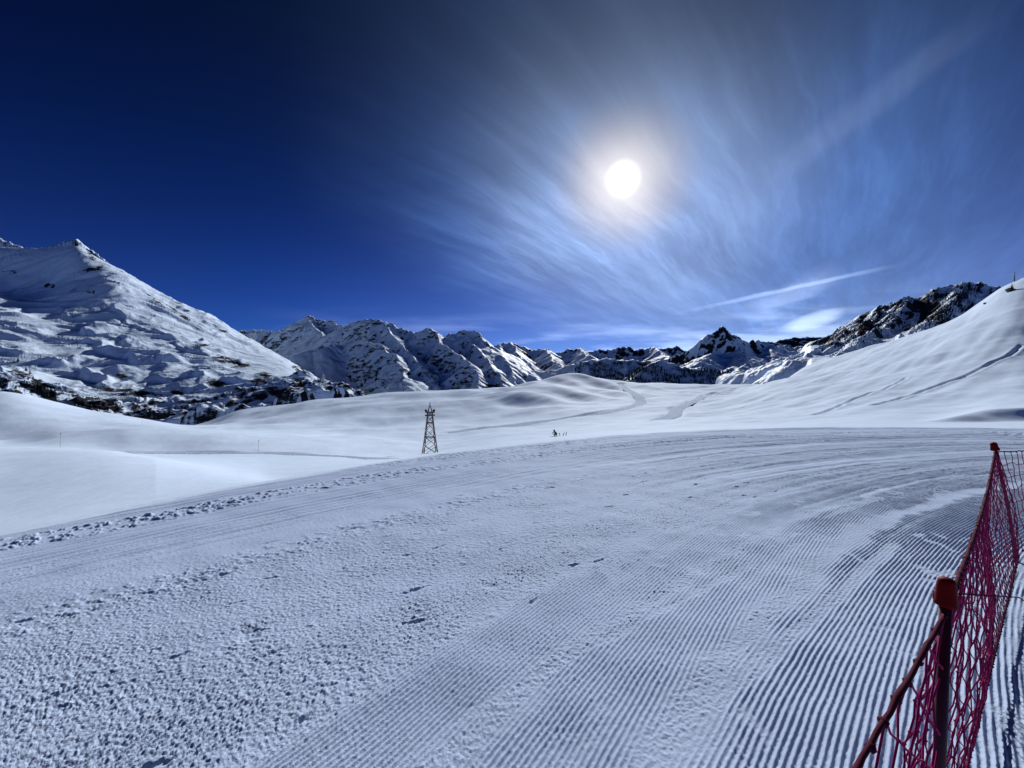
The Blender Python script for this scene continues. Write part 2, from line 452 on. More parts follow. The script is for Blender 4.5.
def build_field():
    px = np.concatenate([-20 - WIDE[::-1], np.arange(-20, 1044, 1.15), 1044 + WIDE])
    n = 720
    X = np.zeros((n, len(px))); Y = np.zeros_like(X); H = np.zeros_like(X)
    for j, c in enumerate(px):
        ze = float(edge_Z(c))
        z = np.exp(np.linspace(math.log(ze * .985), math.log(1500.), n))
        Y[:, j] = z; X[:, j] = (c - CX) / F * z; H[:, j] = col_h(c, z)
    H += undul(X, Y)
    H -= .05 * (1 - sstep(Y / edge_Z(px)[None, :], 1.0, 1.04))
    H = carve(X, Y, H)
    o = grid_object('snow_field', X, Y, H, M_FIELD)
    tag(o, 'untouched rolling snow beyond the groomed run with a rounded knoll and the smooth hill on the right', 'snow field', kind='structure')
    for kind, w, dep, pl in ROADPTS:
        if kind != 'road': continue
        # graded track surface laid just above the cut
        T = np.gradient(pl, axis=0); nn = np.stack([T[:, 1], -T[:, 0]], -1); nn /= np.linalg.norm(nn, axis=1)[:, None] + 1e-9
        off = np.linspace(-w * .85, w * .85, 9)
        Xr = pl[:, 0][:, None] + nn[:, 0][:, None] * off[None, :]; Yr = pl[:, 1][:, None] + nn[:, 1][:, None] * off[None, :]
        Hr = np.repeat((pl[:, 2] - dep * .5 + .12)[:, None], 9, 1)
        Hr = Hr - .05 * (np.abs(off) / w)[None, :]
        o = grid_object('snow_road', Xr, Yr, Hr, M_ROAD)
        tag(o, {0: 'packed snow track bending round the rounded knoll', 1: 'packed snow track climbing at the foot of the right hill', 2: 'packed snow track crossing the hollow on the left'}[len([x for x in bpy.data.objects if x.name.startswith('snow_road')]) - 1], 'snow track', kind='structure')
build_field()

# wide ground sheet under everything, out to the horizon
def build_base():
    r = np.concatenate([[0.], np.geomspace(5, 26000, 60)]); t = np.linspace(0, 2 * np.pi, 97)
    Rg, T = np.meshgrid(r, t, indexing='ij')
    X = Rg * np.sin(T); Y = Rg * np.cos(T)
    fw = sstep(Y, -60, -8)
    H = -1.0 - 79 * fw - 200 * sstep(Rg, 400, 1800) * fw - 8 * sstep(Rg, 30, 400) * (1 - fw) + 60 * fbm(X / 900., Y / 900., 3) * sstep(Rg, 1500, 4000) * (1 - fw)
    o = grid_object('valley_ground', X, Y, H, M_FIELD)
    tag(o, 'snow covered valley floor lying below the mountains', 'valley', kind='structure')
build_base()

# ------------------------------------------------------------------ mountains
def W(px, py, Z): return ((px - CX) / F * Z, Z, HC + (CY - py) / F * Z)

def skel(X, Y, ridges, base):
    """terrain as the upper envelope of ridge lines with fluted flanks"""
    H = np.full(X.shape, -1e9)
    for rd in ridges:
        pts = np.array([W(*q) for q in rd['p']]); sl = rd.get('s', .8); sr = rd.get('r', sl); L = rd.get('L', 2600.)
        rough = rd.get('rough', 8.); lam = rd.get('lam', 120.); fl = rd.get('fl', .3)
        seg = np.hypot(np.diff(pts[:, 0]), np.diff(pts[:, 1])); cum = np.concatenate([[0], np.cumsum(seg)])
        best = np.full(X.shape, -1e9)
        for i in range(len(pts) - 1):
            x0, y0, h0 = pts[i]; x1, y1, h1 = pts[i + 1]
            dx, dy = x1 - x0, y1 - y0; l2 = dx * dx + dy * dy + 1e-9
            t = np.clip(((X - x0) * dx + (Y - y0) * dy) / l2, 0, 1)
            ex, ey = X - x0 - t * dx, Y - y0 - t * dy
            d = np.hypot(ex, ey); side = (ex * dy - ey * dx) > 0
            u = cum[i] + t * seg[i]
            k = np.where(side, sr, sl)
            k = k * (1 + fl * perlin(u / lam, d / (lam * 5)) + .5 * fl * perlin(u / lam * 2.7 + 9, d / (lam * 3)))
            hh = h0 + t * (h1 - h0) - k * L * (1 - np.exp(-d / L)) - rd.get('q', 0.) * d * d + rough * np.exp(-d / 150.) * (perlin(u / (lam * .35), 3.3) + .7 * perlin(u / (lam * .12), 7.7) + .4 * perlin(u / (lam * .05), 1.2))
            best = np.maximum(best, hh)
        m = rd.get('m', 12.) * .35
        mx = np.maximum(H, best); df = np.abs(H - best)
        H = mx + np.where(df < m * 4, m * np.log1p(np.exp(-np.minimum(df, m * 4) / m)) * .6, 0)
    return np.maximum(H, base)

def mtn_grid(p0, p1, z0, z1, nx, nz, power=1.):
    px = np.linspace(p0, p1, nx); z = z0 + (z1 - z0) * np.linspace(0, 1, nz) ** power
    P, Z = np.meshgrid(px, z)
    return (P - CX) / F * Z, Z, P

def rockiness(X, Y, H, lo, hi, nscale, namp=7., extra=0):
    def dd(a, ax): return np.gradient(a, axis=ax)
    ax_, ay, az = dd(X, 1), dd(Y, 1), dd(H, 1); bx, by, bz = dd(X, 0), dd(Y, 0), dd(H, 0)
    nx = ay * bz - az * by; ny = az * bx - ax_ * bz; nz = ax_ * by - ay * bx
    sl = np.degrees(np.arccos(np.clip(np.abs(nz) / np.sqrt(nx * nx + ny * ny + nz * nz + 1e-12), 0, 1)))
    return sstep(sl + namp * fbm(X / nscale, Y / nscale + H / nscale, 3) + extra, lo, hi)

def ell(P, Yp, c, size, ang=0.):
    """soft patch on a slope, centred on a direction"""
    ca, sa = math.cos(R(ang)), math.sin(R(ang)); dx, dy = P - c[0], Yp - c[1]
    u = (dx * ca + dy * sa) / size[0]; v = (-dx * sa + dy * ca) / size[1]
    return np.exp(-(u * u + v * v) ** 1.5)

def add_mtn(name, X, Y, H, rock, mat, label, taper=.04, front=.10):
    ny, nx = H.shape
    i = np.arange(ny)[:, None] / (ny - 1.); j = np.arange(nx)[None, :] / (nx - 1.)
    k = np.maximum(1 - sstep(i, 0, front), np.maximum(1 - sstep(j, 0, taper), sstep(j, 1 - taper, 1)))
    H = H * (1 - k) + (-480.) * k
    o = grid_object(name, X, Y, H, mat, {'rock': rock})
    return tag(o, label, 'mountain', kind='structure')

# left mountain -------------------------------------------------------
LM = {
 0: (600, [(-400, 440), (330, 436), (400, 440)]),
 1: (690, [(-400, 395), (0, 404), (60, 416), (150, 425), (240, 416), (300, 404), (335, 402), (400, 436)]),
 2: (820, [(-400, 350), (0, 378), (60, 396), (150, 408), (240, 398), (290, 388), (322, 390), (395, 430)]),
 3: (960, [(-400, 310), (0, 345), (60, 358), (150, 374), (240, 377), (300, 379), (325, 391), (395, 427)]),
 4: (1150, [(-400, 260), (0, 303), (60, 316), (100, 322), (150, 336), (200, 351), (240, 361), (290, 371), (325, 392), (395, 427)]),
 5: (1290, [(-400, 240), (0, 294), (40, 292), (75, 283), (100, 282), (150, 304), (200, 331), (240, 350), (290, 365), (325, 393), (395, 430)]),
 6: (1450, [(-400, 170), (-100, 222), (0, 247), (45, 248.5), (75, 246), (100, 259), (125, 272), (150, 288), (180, 303), (215, 318), (240, 334), (262, 346), (290, 362), (312, 376), (335, 397), (400, 436)]),
 7: (1900, [(-400, 250), (0, 300), (200, 360), (300, 400), (360, 440)]),
 8: (2500, [(-400, 400), (360, 440)]),
}
def zmap(z): return 690. * (np.maximum(z, 1.) / 690.) ** np.where(np.asarray(z) > 690, 1.62, 1.)
def left_mountain():
    px = np.concatenate([np.linspace(-1500, -340, 40), np.linspace(-330, -12, 70), np.linspace(-10, 362, 400), np.linspace(364, 450, 30)])
    nz = 430; z = zmap(np.concatenate([np.geomspace(610, 1520, 400), np.geomspace(1530, 2450, 70)]))
    H = np.zeros((len(z), len(px)))
    keys = sorted(LM)
    ys = np.stack([pchip([q[0] for q in LM[k][1]], [q[1] for q in LM[k][1]], px) for k in keys]); zk = np.log(zmap(np.array([LM[k][0] for k in keys], float)))
    for j in range(len(px)): H[:, j] = HC - (pchip(zk, ys[:, j], np.log(z)) - CY) / F * z
    P, Y = np.meshgrid(px, z); X = (P - CX) / F * Y
    wx = X + 60 * fbm(X / 220., Y / 220., 2); wy = Y + 60 * fbm(X / 220. + 50, Y / 220., 2)
    crest = (1 - .75 * sstep(Y, 2020, 2290)) * (1 - .75 * sstep(P, 222, 258) * sstep(Y, 1000, 1400))
    Yp0 = CY - F * (H - HC) / Y
    sx_, sy_ = .27, .963
    add = np.zeros_like(H)
    wx2 = wx + 34 * fbm(X / 110., Y / 110. + 4, 4, .55); wy2 = wy + 34 * fbm(X / 110. + 31, Y / 110., 4, .55)
    for qx, qy, qw, A in [(66, 313, 30, 34), (90, 331, 55, 14), (74, 346, 22, 26), (117, 345, 25, 22), (150, 328, 46, 14), (57, 366, 20, 34), (101, 378, 30, 24), (150, 362, 60, 26), (182, 378, 44, 20), (236, 405, 46, 30), (28, 330, 26, 12), (8, 352, 30, 16), (205, 344, 34, 10), (128, 318, 30, 9), (215, 372, 20, 20), (268, 392, 26, 20), (205, 353, 40, 15), (240, 364, 34, 20), (262, 378, 24, 18), (300, 384, 22, 16)]:
        jj = int(np.argmin(abs(px - qx))); ii = int(np.argmax(Yp0[:, jj] <= qy)); x0, y0 = X[ii, jj], Y[ii, jj]
        A = A * y0 / 1250.
        q = (wx2 - x0) * sx_ + (wy2 - y0) * sy_; r_ = (wx2 - x0) * sy_ - (wy2 - y0) * sx_
        hw = qw * y0 / F * .62
        q = q + .0022 * r_ * r_ * (100. / hw) * .5
        g_ = np.where(q < 0, sstep(q, -A * 1.35, A * .15), np.clip(1 - q / (A * 6.5), 0, 1) ** 1.3)
        add = np.maximum(add, A * g_ * np.exp(-np.abs(r_ / hw) ** 2.6))
    H = H + add * crest * (.85 + .5 * fbm(X / 150., Y / 150., 3))
    # rolling shoulders: long steps that run down to the right
    a = (wx * .80 + wy * .60); b = (-wx * .60 + wy * .80)
    H = H + 15 * crest * fbm(a / 420., b / 210., 2, .5)
    H = H + 7 * crest * (ridged(a / 300. + 3, b / 150. + 8, 2) - .9)
    low = 1 - sstep(Y, 710, 1180)
    H = H + (low * 13 + .8) * crest * ridged(wx / 105., wy / 80., 5)
    H = H + 8.5 * crest * (1 - low) * (ridged((wx * .5 + wy * .87) / 260., (wx * .87 - wy * .5) / 70., 4) - .9)
    H = H + (.6 + 1.5 * low) * fbm(X / 28., Y / 28., 3) + 2.6 * fbm(a / 120., b / 60., 3)
    H = H + 9 * sstep(P, 105, 130) * sstep(Y, 1900, 2290) * (ridged(X / 90., Y / 140., 4) - .9)
    pk = skel(X, Y, [dict(p=[(-120, 215, 2805), (-60, 226, 2805), (0, 238, 2750), (12, 243, 2695), (24, 247, 2668)], s=.9, lam=60, rough=10, m=6),
                     dict(p=[(40, 248.5, 2533), (50, 245.5, 2560), (60, 242.5, 2587), (68, 239, 2614), (76, 238.5, 2614), (84, 245, 2587), (92, 250.5, 2560), (101, 257.5, 2480), (114, 267, 2401)], s=.95, lam=50, rough=9, m=6),
                     dict(p=[(76, 239, 2614), (82, 252, 2480), (88, 262, 2349)], s=.95, lam=50, rough=5, m=5)], -500)
    H = np.maximum(H, pk - 900 * sstep(P, 108, 150))
    Yp = CY - F * (H - HC) / Y
    rk = rockiness(X, Y, H, 34, 46, 60., 9.)
    pat = np.zeros_like(X)
    for c, s_, an, k in [((232, 362), (34, 6), 14, .66), ((196, 348), (24, 5), -12, .6), ((155, 300), (14, 2.2), 35, .66), ((180, 314), (22, 2.4), 36, .68), ((222, 330), (16, 2.6), 30, .62),
                         ((182, 392), (16, 5), 8, .9), ((100, 404), (26, 6), -6, .95), ((120, 376), (8, 3), 0, .7), ((45, 392), (24, 8), 48, 1.), ((20, 372), (14, 5), 30, .7), ((262, 378), (14, 7), -10, .9),
                         ((246, 396), (20, 6), 4, .9), ((315, 396), (8, 6), 45, 1.), ((300, 372), (12, 7), 30, .8), ((200, 412), (30, 5), 0, .7), ((60, 410), (30, 5), 10, .8), ((160, 415), (22, 5), 0, .7),
                         ((50, 286), (8, 2.5), 0, .9), ((93, 269), (13, 2.5), -12, 1.), ((10, 272), (14, 3), 0, .6), ((90, 292), (10, 3), 0, .6), ((74, 243), (8, 4), 40, .9), ((92, 256), (8, 4), 50, .9), ((300, 384), (10, 8), 0, .8), ((130, 392), (40, 5), 6, .75), ((220, 386), (20, 6), 20, .8), ((80, 398), (14, 5), 30, .8), ((276, 392), (16, 6), 15, .9), ((10, 395), (16, 6), 20, .8), ((150, 404), (16, 4), -10, .8)]:
        pat = np.maximum(pat, k * ell(P, Yp, c, s_, an))
    strat = .5 + .55 * fbm(X / 40. + H / 60., H / 13. + X / 90., 4, .6)
    rk = np.clip(np.maximum(rk * (.22 + .45 * low), pat * (.22 + 1.05 * strat)), 0, 1)
    add_mtn('mountain', X, Y, H, rk, mountain_mat('left_mountain_snow', 1.), 'big snowy mountain filling the left side, with a pointed rocky summit and rock bands low down')
    return px, z, H
LMG = left_mountain()

def middle_range():
    X, Y, P = mtn_grid(200, 600, 1500, 4300, 460, 340)
    rid = [
     dict(p=[(215, 345, 3900), (240, 331, 3800), (262, 329.5, 3800), (285, 331, 3800), (296, 321, 3700), (308, 314.5, 3600), (322, 318, 3600), (330, 320, 3600), (345, 326, 3500), (360, 333, 3450)], s=.98, lam=200, rough=14, m=10),
     dict(p=[(330, 333, 3300), (345, 325.5, 3250), (352, 322, 3200), (362, 320, 3200), (378, 319.5, 3200), (392, 324, 3150), (405, 330, 3100), (414, 331, 3100), (428, 327, 3050), (436, 329, 3050), (446, 336, 3050), (456, 332, 3000), (466, 330.5, 3000), (474, 331.5, 3000), (484, 338, 2950), (497, 349, 2900), (515, 362, 2800), (535, 377, 2700), (560, 395, 2600)], s=.85, lam=160, rough=12, fl=.6, m=8),
     dict(p=[(308, 315, 3600), (318, 330, 3350), (330, 344, 3100), (338, 352, 2900)], s=.6, lam=160, m=14),
     dict(p=[(385, 322, 3170), (396, 338, 2850), (408, 352, 2600), (424, 372, 2350), (440, 394, 2150)], s=.62, r=.8, lam=110, fl=.5),
     dict(p=[(345, 344, 2900), (362, 341, 2800), (380, 345, 2650), (396, 356, 2450), (402, 374, 2250), (410, 396, 2050)], s=.55, r=.9, lam=110, fl=.5),
     dict(p=[(280, 362, 2500), (300, 352, 2600), (322, 346, 2700), (345, 344, 2900)], s=.5, lam=140, m=20),
     dict(p=[(432, 328, 3050), (441, 342, 2800), (456, 352, 2600), (468, 361, 2450), (478, 380, 2250), (482, 400, 2050)], s=.7, r=.9, lam=100, fl=.5),
     dict(p=[(462, 331, 3000), (475, 348, 2750), (490, 362, 2550), (498, 372, 2400), (506, 392, 2200)], s=.7, r=.9, lam=100, fl=.5),
     dict(p=[(500, 352, 2880), (512, 370, 2600), (520, 390, 2400)], s=.7, lam=100, fl=.4),
    ]
    wx = X + 24 * fbm(X / 200., Y / 200., 3); wy = Y + 24 * fbm(X / 200. + 70, Y / 200., 3)
    for r_ in rid: r_['q'] = .00055
    H = skel(wx, wy, rid, -320)
    H = H + 11 * (ridged(wx / 230., wy / 230., 5, .5) - 1.) * sstep(H, -200, 0) + 2.5 * fbm(X / 60., Y / 60., 3)
    rk = rockiness(X, Y, H, 41, 53, 90., 9.)
    Yp = CY - F * (H - HC) / Y
    pat = np.zeros_like(X)
    for c, s_, an, k in [((378, 323), (10, 4), 5, 1.), ((432, 334), (9, 7), 50, 1.), ((375, 378), (20, 8), 0, .8), ((345, 355), (14, 4), 10, .6), ((430, 375), (10, 8), 50, .7), ((492, 386), (8, 8), 40, .9), ((300, 330), (6, 6), 0, .5)]:
        pat = np.maximum(pat, k * ell(P, Yp, c, s_, an))
    rk = np.clip(np.maximum(rk * .50, pat * (.40 + .75 * fbm(X / 40. + H / 70., H / 22., 3))), 0, 1)
    add_mtn('mountain', X, Y, H, rk, mountain_mat('middle_range_snow', 2.), 'jagged middle range, mostly in blue shade, right of the big left mountain', front=.20)
middle_range()

def far_range():
    X, Y, P = mtn_grid(440, 770, 4600, 9800, 380, 220)
    sky = [(455, 352), (480, 350), (492, 345), (503, 343), (512, 342), (526, 346), (533, 350), (540, 348.5), (547, 348), (556, 353), (562, 352), (568, 349), (574, 348.5), (580, 348), (588, 351), (598, 349), (610, 350), (621, 347.5), (630, 347), (637, 350), (648, 348), (656, 346.5), (665, 349), (675, 346), (684, 350), (700, 352), (740, 356)]
    rid = [dict(p=[(a, b, 8800) for a, b in sky], s=.95, lam=300, rough=26, fl=.4, m=20)]
    for a, b, c, d in ((512, 342, 530, 366), (545, 348.5, 560, 366), (580, 348, 604, 364), (655, 347, 676, 362), (503, 344, 486, 366)):
        rid.append(dict(p=[(a, b, 8750), ((a + c) / 2, (b + d) / 2 + 1, 7600), (c, d, 6500)], s=.75, r=.62, lam=260, fl=.3, m=20))
    H = skel(X + 70 * fbm(X / 700., Y / 700., 2), Y + 70 * fbm(X / 700. + 9, Y / 700., 2), rid, -350) + 30 * (ridged(X / 520., Y / 520., 5, .45) - 1)
    rk = rockiness(X, Y, H, 36, 52, 200., 9.) * .7
    add_mtn('mountain', X, Y, H, rk, mountain_mat('far_range_snow', 5.), 'low far range of small peaks along the horizon in the middle')
far_range()

def wooded_hills():
    X, Y, P = mtn_grid(470, 880, 1900, 5200, 440, 280)
    rid = [
     dict(p=[(500, 372, 4300), (540, 371, 4200), (560, 368, 4100), (585, 361.5, 4000), (606, 358.5, 4000), (629, 359.5, 4000), (650, 361, 3950), (668, 366, 3900), (700, 372, 3800)], s=.62, lam=300, rough=8, m=16),
     dict(p=[(630, 384, 3000), (640, 372, 3100), (653, 362, 3200), (662, 361.5, 3200), (680, 366, 3150), (705, 370, 3100), (740, 373, 3000), (772, 374, 2900), (790, 365, 2900), (806, 366, 2900)], s=.6, lam=250, rough=8, m=16),
     dict(p=[(745, 388, 2600), (760, 377, 2650), (776, 370, 2700), (792, 364.5, 2750), (808, 366, 2750), (840, 368, 2750)], s=.62, lam=200, rough=6, m=12),
    ]
    H = skel(X + 40 * fbm(X / 300., Y / 300., 3), Y + 40 * fbm(X / 300. + 9, Y / 300., 3), rid, -350) + 14 * (ridged(X / 200., Y / 200., 4) - 1)
    rk = rockiness(X, Y, H, 30, 44, 120., 10.) * .4
    add_mtn('mountain', X, Y, H, rk, mountain_mat('wooded_hill_snow', 2.), 'low dark wooded hills in shade just behind the snow field')
    return X, Y, H, P
WH = wooded_hills()

def peak():
    X, Y, P = mtn_grid(630, 900, 2400, 5600, 340, 320)
    rid = [
     dict(p=[(660, 360, 4600), (684, 352, 4550), (694, 347.5, 4500), (703, 338, 4450), (710, 332, 4400), (716, 329, 4400), (721, 325.5, 4400), (731, 331.5, 4400), (741, 338.5, 4450), (748, 342, 4500), (757, 340, 4550), (766, 342.5, 4600), (778, 343.5, 4650), (800, 350, 4700)], s=1.35, lam=130, rough=12, fl=.4, m=8, L=1600),
     dict(p=[(712, 352, 4150), (704, 358, 3850), (690, 366, 3550)], s=.5, lam=150, fl=.4, m=14),
     dict(p=[(738, 350, 4150), (746, 357, 3850), (740, 366, 3450)], s=.45, lam=150, fl=.4, m=16),
     dict(p=[(766, 343, 4600), (775, 352, 4250), (778, 359, 3900), (770, 366, 3500)], s=.4, lam=160, fl=.4, m=18),
     dict(p=[(800, 346, 4700), (806, 354, 4300), (808, 360, 3900), (800, 366, 3500)], s=.4, lam=160, fl=.4, m=18),
    ]
    H = skel(X + 40 * fbm(X / 260., Y / 260., 3), Y + 40 * fbm(X / 260. + 9, Y / 260., 3), rid, -350) + 16 * (ridged(X / 210., Y / 210., 5) - 1)
    Yp = CY - F * (H - HC) / Y
    rk = rockiness(X, Y, H, 52, 64, 110., 8.)
    rk = np.clip(np.maximum(rk, ell(P, Yp, (722, 336), (24, 9), 0) * (.40 + .75 * fbm(X / 60., H / 25., 3))), 0, 1)
    add_mtn('mountain', X, Y, H, rk, mountain_mat('peak_snow', 2.5), 'pointed dark pyramid peak standing right of the middle on the horizon')
    X, Y, P = mtn_grid(750, 850, 6400, 7600, 110, 60)
    rid = [dict(p=[(764, 347, 7000), (777, 341.6, 7000), (785, 338, 7000), (800, 336.8, 7000), (820, 337, 7000), (832, 340, 7000), (850, 344, 7000)], s=.7, lam=200, rough=8)]
    H = skel(X, Y, rid, -300) + 20 * (ridged(X / 300., Y / 300., 4) - 1)
    add_mtn('mountain', X, Y, H, rockiness(X, Y, H, 25, 40, 200.) * .9, mountain_mat('mesa_snow', 4.), 'flat topped dark ridge far behind, between the pyramid peak and the right rock face')
peak()

def right_rock():
    X, Y, P = mtn_grid(700, 1130, 480, 1700, 460, 340)
    rid = [
     dict(p=[(790, 366, 1500), (815, 352, 1450), (832, 340, 1400), (842, 332, 1380), (852, 322.5, 1350), (862, 315, 1320), (870, 311, 1300), (882, 306, 1270), (900, 300.5, 1230), (910, 295, 1210), (921, 293, 1200), (931, 290, 1180), (940, 286.5, 1170), (950, 284, 1160), (957, 285.5, 1150), (962, 284, 1140), (967, 282, 1130), (973, 284.5, 1120), (985, 283.5, 1100), (995, 286, 1090), (1001, 289, 1080), (1040, 305, 1060), (1100, 330, 1050)], s=.86, lam=70, rough=6, fl=.45, m=5, L=1500),
     dict(p=[(910, 296, 1210), (898, 312, 1100), (880, 326, 1000), (858, 342, 880), (840, 354, 780)], s=.75, lam=60, fl=.5, m=5),
     dict(p=[(884, 306, 1270), (872, 320, 1150), (856, 332, 1050), (838, 344, 950)], s=.75, lam=60, fl=.5, m=5),
     dict(p=[(962, 284, 1140), (948, 305, 1000), (925, 325, 860), (900, 342, 760)], s=.75, lam=60, fl=.5, m=5),
     dict(p=[(862, 316, 1320), (850, 330, 1200), (836, 341, 1080), (815, 352, 950)], s=.7, lam=60, fl=.5, m=5),
    ]
    wx = X + 14 * fbm(X / 90., Y / 90., 3); wy = Y + 14 * fbm(X / 90. + 70, Y / 90., 3)
    H = skel(wx, wy, rid, -400)
    ap = HC + (CY - (352 + (P - 880) * -.17)) / F * 820 + (Y - 820) * .16
    ap = np.where(P < 1010, ap - 420 * sstep(812 - P, 0, 60) - 60 * sstep(P - 900, 0, 80), -400)
    hi = sstep(H - ap, 0, 40)
    H = np.maximum(H, ap)
    H = H + (4.5 * (ridged(X / 60., Y / 60., 5) - 1.) + 2 * fbm(X / 16., Y / 16., 3)) * (.12 + .88 * hi) + 2.5 * fbm((-X * .6 + Y * .8) / 40., (X * .8 + Y * .6) / 160., 3)
    Yp = CY - F * (H - HC) / Y
    rk = rockiness(X, Y, H, 50, 62, 40., 8.)
    zone = sstep(348 - .9 * np.maximum(0, P - 832) * .2 - Yp, -4, 6)
    streak = fbm((-X * .6 + Y * .8) / 26., (X * .8 + Y * .6) / 190., 4, .62)
    rk = np.clip(np.maximum(rk, zone * (.22 + 1.15 * streak)), 0, 1) * sstep(zone, .05, .6)
    add_mtn('mountain', X, Y, H, rk, mountain_mat('right_rock_snow', 1., ((.016, .019, .028, 1), (.045, .050, .066, 1))), 'dark rocky mountain face rising behind the smooth hill on the right')
right_rock()

# ------------------------------------------------------------------ safety net fence
M_CORD = plain('net_cord', (.32, .011, .092), .8, .35, 60, spec=.1)
M_ROPE = plain('rope', (.085, .006, .026), .85, .35, 90, spec=.1)
M_POST = plain('post_dark_red', (.060, .004, .009), .45, .3, 12)
M_CAP = plain('cap_red', (.15, .0, .001), .6, .2, 20, spec=.1)

P0 = Vector((-2.0, -.95, 0)); P1 = Vector((.96, .88, 0)); P2 = Vector((4.60, 3.80, 0)); P3 = Vector((9.2, 5.9, 0))
TOP1 = Vector((.960, .885, 1.216)); TOP2 = Vector((4.60, 3.81, 1.075))
fence = thing('safety_fence', 'dark red ski safety net hung on thin posts beside the groomed run', 'safety fence', (0, 0, 0))

def post(base, top, r, capr, caph):
    pm = MB().tube([base - Vector((0, 0, .25)), base.lerp(top, .5), top + Vector((0, 0, .01))], r, 12).build('post', M_POST, fence)
    ax = (top - base).normalized()
    m = MB(); n = 16
    prof = [(.0, 1.0), (.45, .99), (.70, .95), (.84, .86), (.92, .72), (.97, .45), (1.06, .14), (1.16, .03), (1.10, -.02), (.62, 0.)]
    m.lathe([(capr * a, caph * z) for a, z in prof], n)
    # hook lip that holds the net
    m.box((capr * .95, 0, caph * .18), (capr * .7, capr * .5, caph * .34))
    o = m.build('cap', M_CAP, pm, True)
    o.location = top - ax * .004
    o.rotation_euler = ax.to_track_quat('Z', 'Y').to_euler()
    return pm
post(Vector((.905, .88, 0)), TOP1, .0108, .0175, .060)
post(Vector((4.86, 3.82, 0)), TOP2, .013, .027, .075)
post(P3, P3 + Vector((.02, 0, 1.25)), .015, .03, .07)
post(P0, P0 + Vector((.0, 0, 1.05)), .015, .03, .07)

def make_net(a_top, b_top, a_bot, b_bot, n, m, sag, r, diamond, seed, bulge=.05, hang=0.):
    """net panel: surface between a sagging head rope and a foot rope"""
    rn = random.Random(seed); M = MB()
    def S(u, v):
        t = a_top.lerp(b_top, u); t = t - Vector((0, 0, sag * 4 * u * (1 - u)))
        b = a_bot.lerp(b_bot, u)
        q = b.lerp(t, v)
        return q
    d = (b_bot - a_bot); d.z = 0; nrm = Vector((d.y, -d.x, 0)).normalized()
    pts = {}
    for i in range(n + 1):
        for j in range(m + 1):
            if diamond and (i + j) % 2: continue
            e = math.sin(math.pi * min(1, max(0, j / m)))
            u = i / n + rn.uniform(-.13, .13) / n * (0 < i < n); v = j / m + rn.uniform(-.14, .14) / m * (0 < j < m)
            pts[i, j] = S(u, v) + nrm * (bulge * e * (math.sin(u * 9 + seed) * .6 + rn.uniform(-.14, .14))) + Vector((0, 0, rn.uniform(-.006, .006) * e))
    def cord(a, b):
        mid = (a + b) / 2 + Vector((rn.uniform(-1, 1), rn.uniform(-1, 1), rn.uniform(-1.6, .2))) * (a - b).length * .055
        M.tube([a, mid, b], r, 5, False)
    for (i, j), p in pts.items():
        nb = ((i + 1, j + 1), (i + 1, j - 1)) if diamond else ((i + 1, j), (i, j + 1))
        for q in nb:
            if q in pts: cord(p, pts[q])
        if 0 < j < m: M.blob(p, r * 2.1, jit=.25, sub=1, seed=i * 97 + j)
    M.build('net', M_CORD, fence)
    def rope(v, rr, name):
        k = n * 2; pp = [S(i / k, v) + Vector((0, 0, rn.uniform(-.004, .004))) for i in range(k + 1)]
        rs = [rr * rn.uniform(.85, 1.2) for _ in pp]
        R_ = MB().tube(pp, rs, 7)
        for i in range(0, k + 1, 2): R_.blob(pp[i] - Vector((0, 0, rr * .4)), rr * 1.75, jit=.3, sub=1, seed=i + seed)
        R_.build(name, M_ROPE, fence)
    rope(1., .0048, 'head_rope'); rope(0., .0055, 'foot_rope')
# behind / in front of the camera's feet: the near panel
make_net(Vector((.952, .88, 1.195)), Vector((-2.0, -.95, .98)), Vector((.97, .90, .10)), Vector((-2.0, -.95, .08)), 56, 16, .13, .0021, True, 3, .05)
make_net(TOP1 - Vector((0, 0, .01)), TOP2 + Vector((-.0, 0, -.01)), Vector((.80, .87, .10)), Vector((4.84, 3.82, .06)), 112, 22, .10, .0021, True, 5, .07)
make_net(TOP2 + Vector((.03, 0, -.02)), P3 + Vector((.02, 0, 1.20)), Vector((4.9, 3.84, .1)), P3 + Vector((0, 0, .08)), 34, 8, .12, .003, False, 9, .06)
# thin guy cord from the near post out to the right
MB().tube([Vector((.97, .89, 1.235)), Vector((1.9, 1.5, .90)), Vector((2.9, 2.1, .42)), Vector((3.7, 2.6, .0))], .0022, 5).build('guy_cord', M_ROPE, fence)

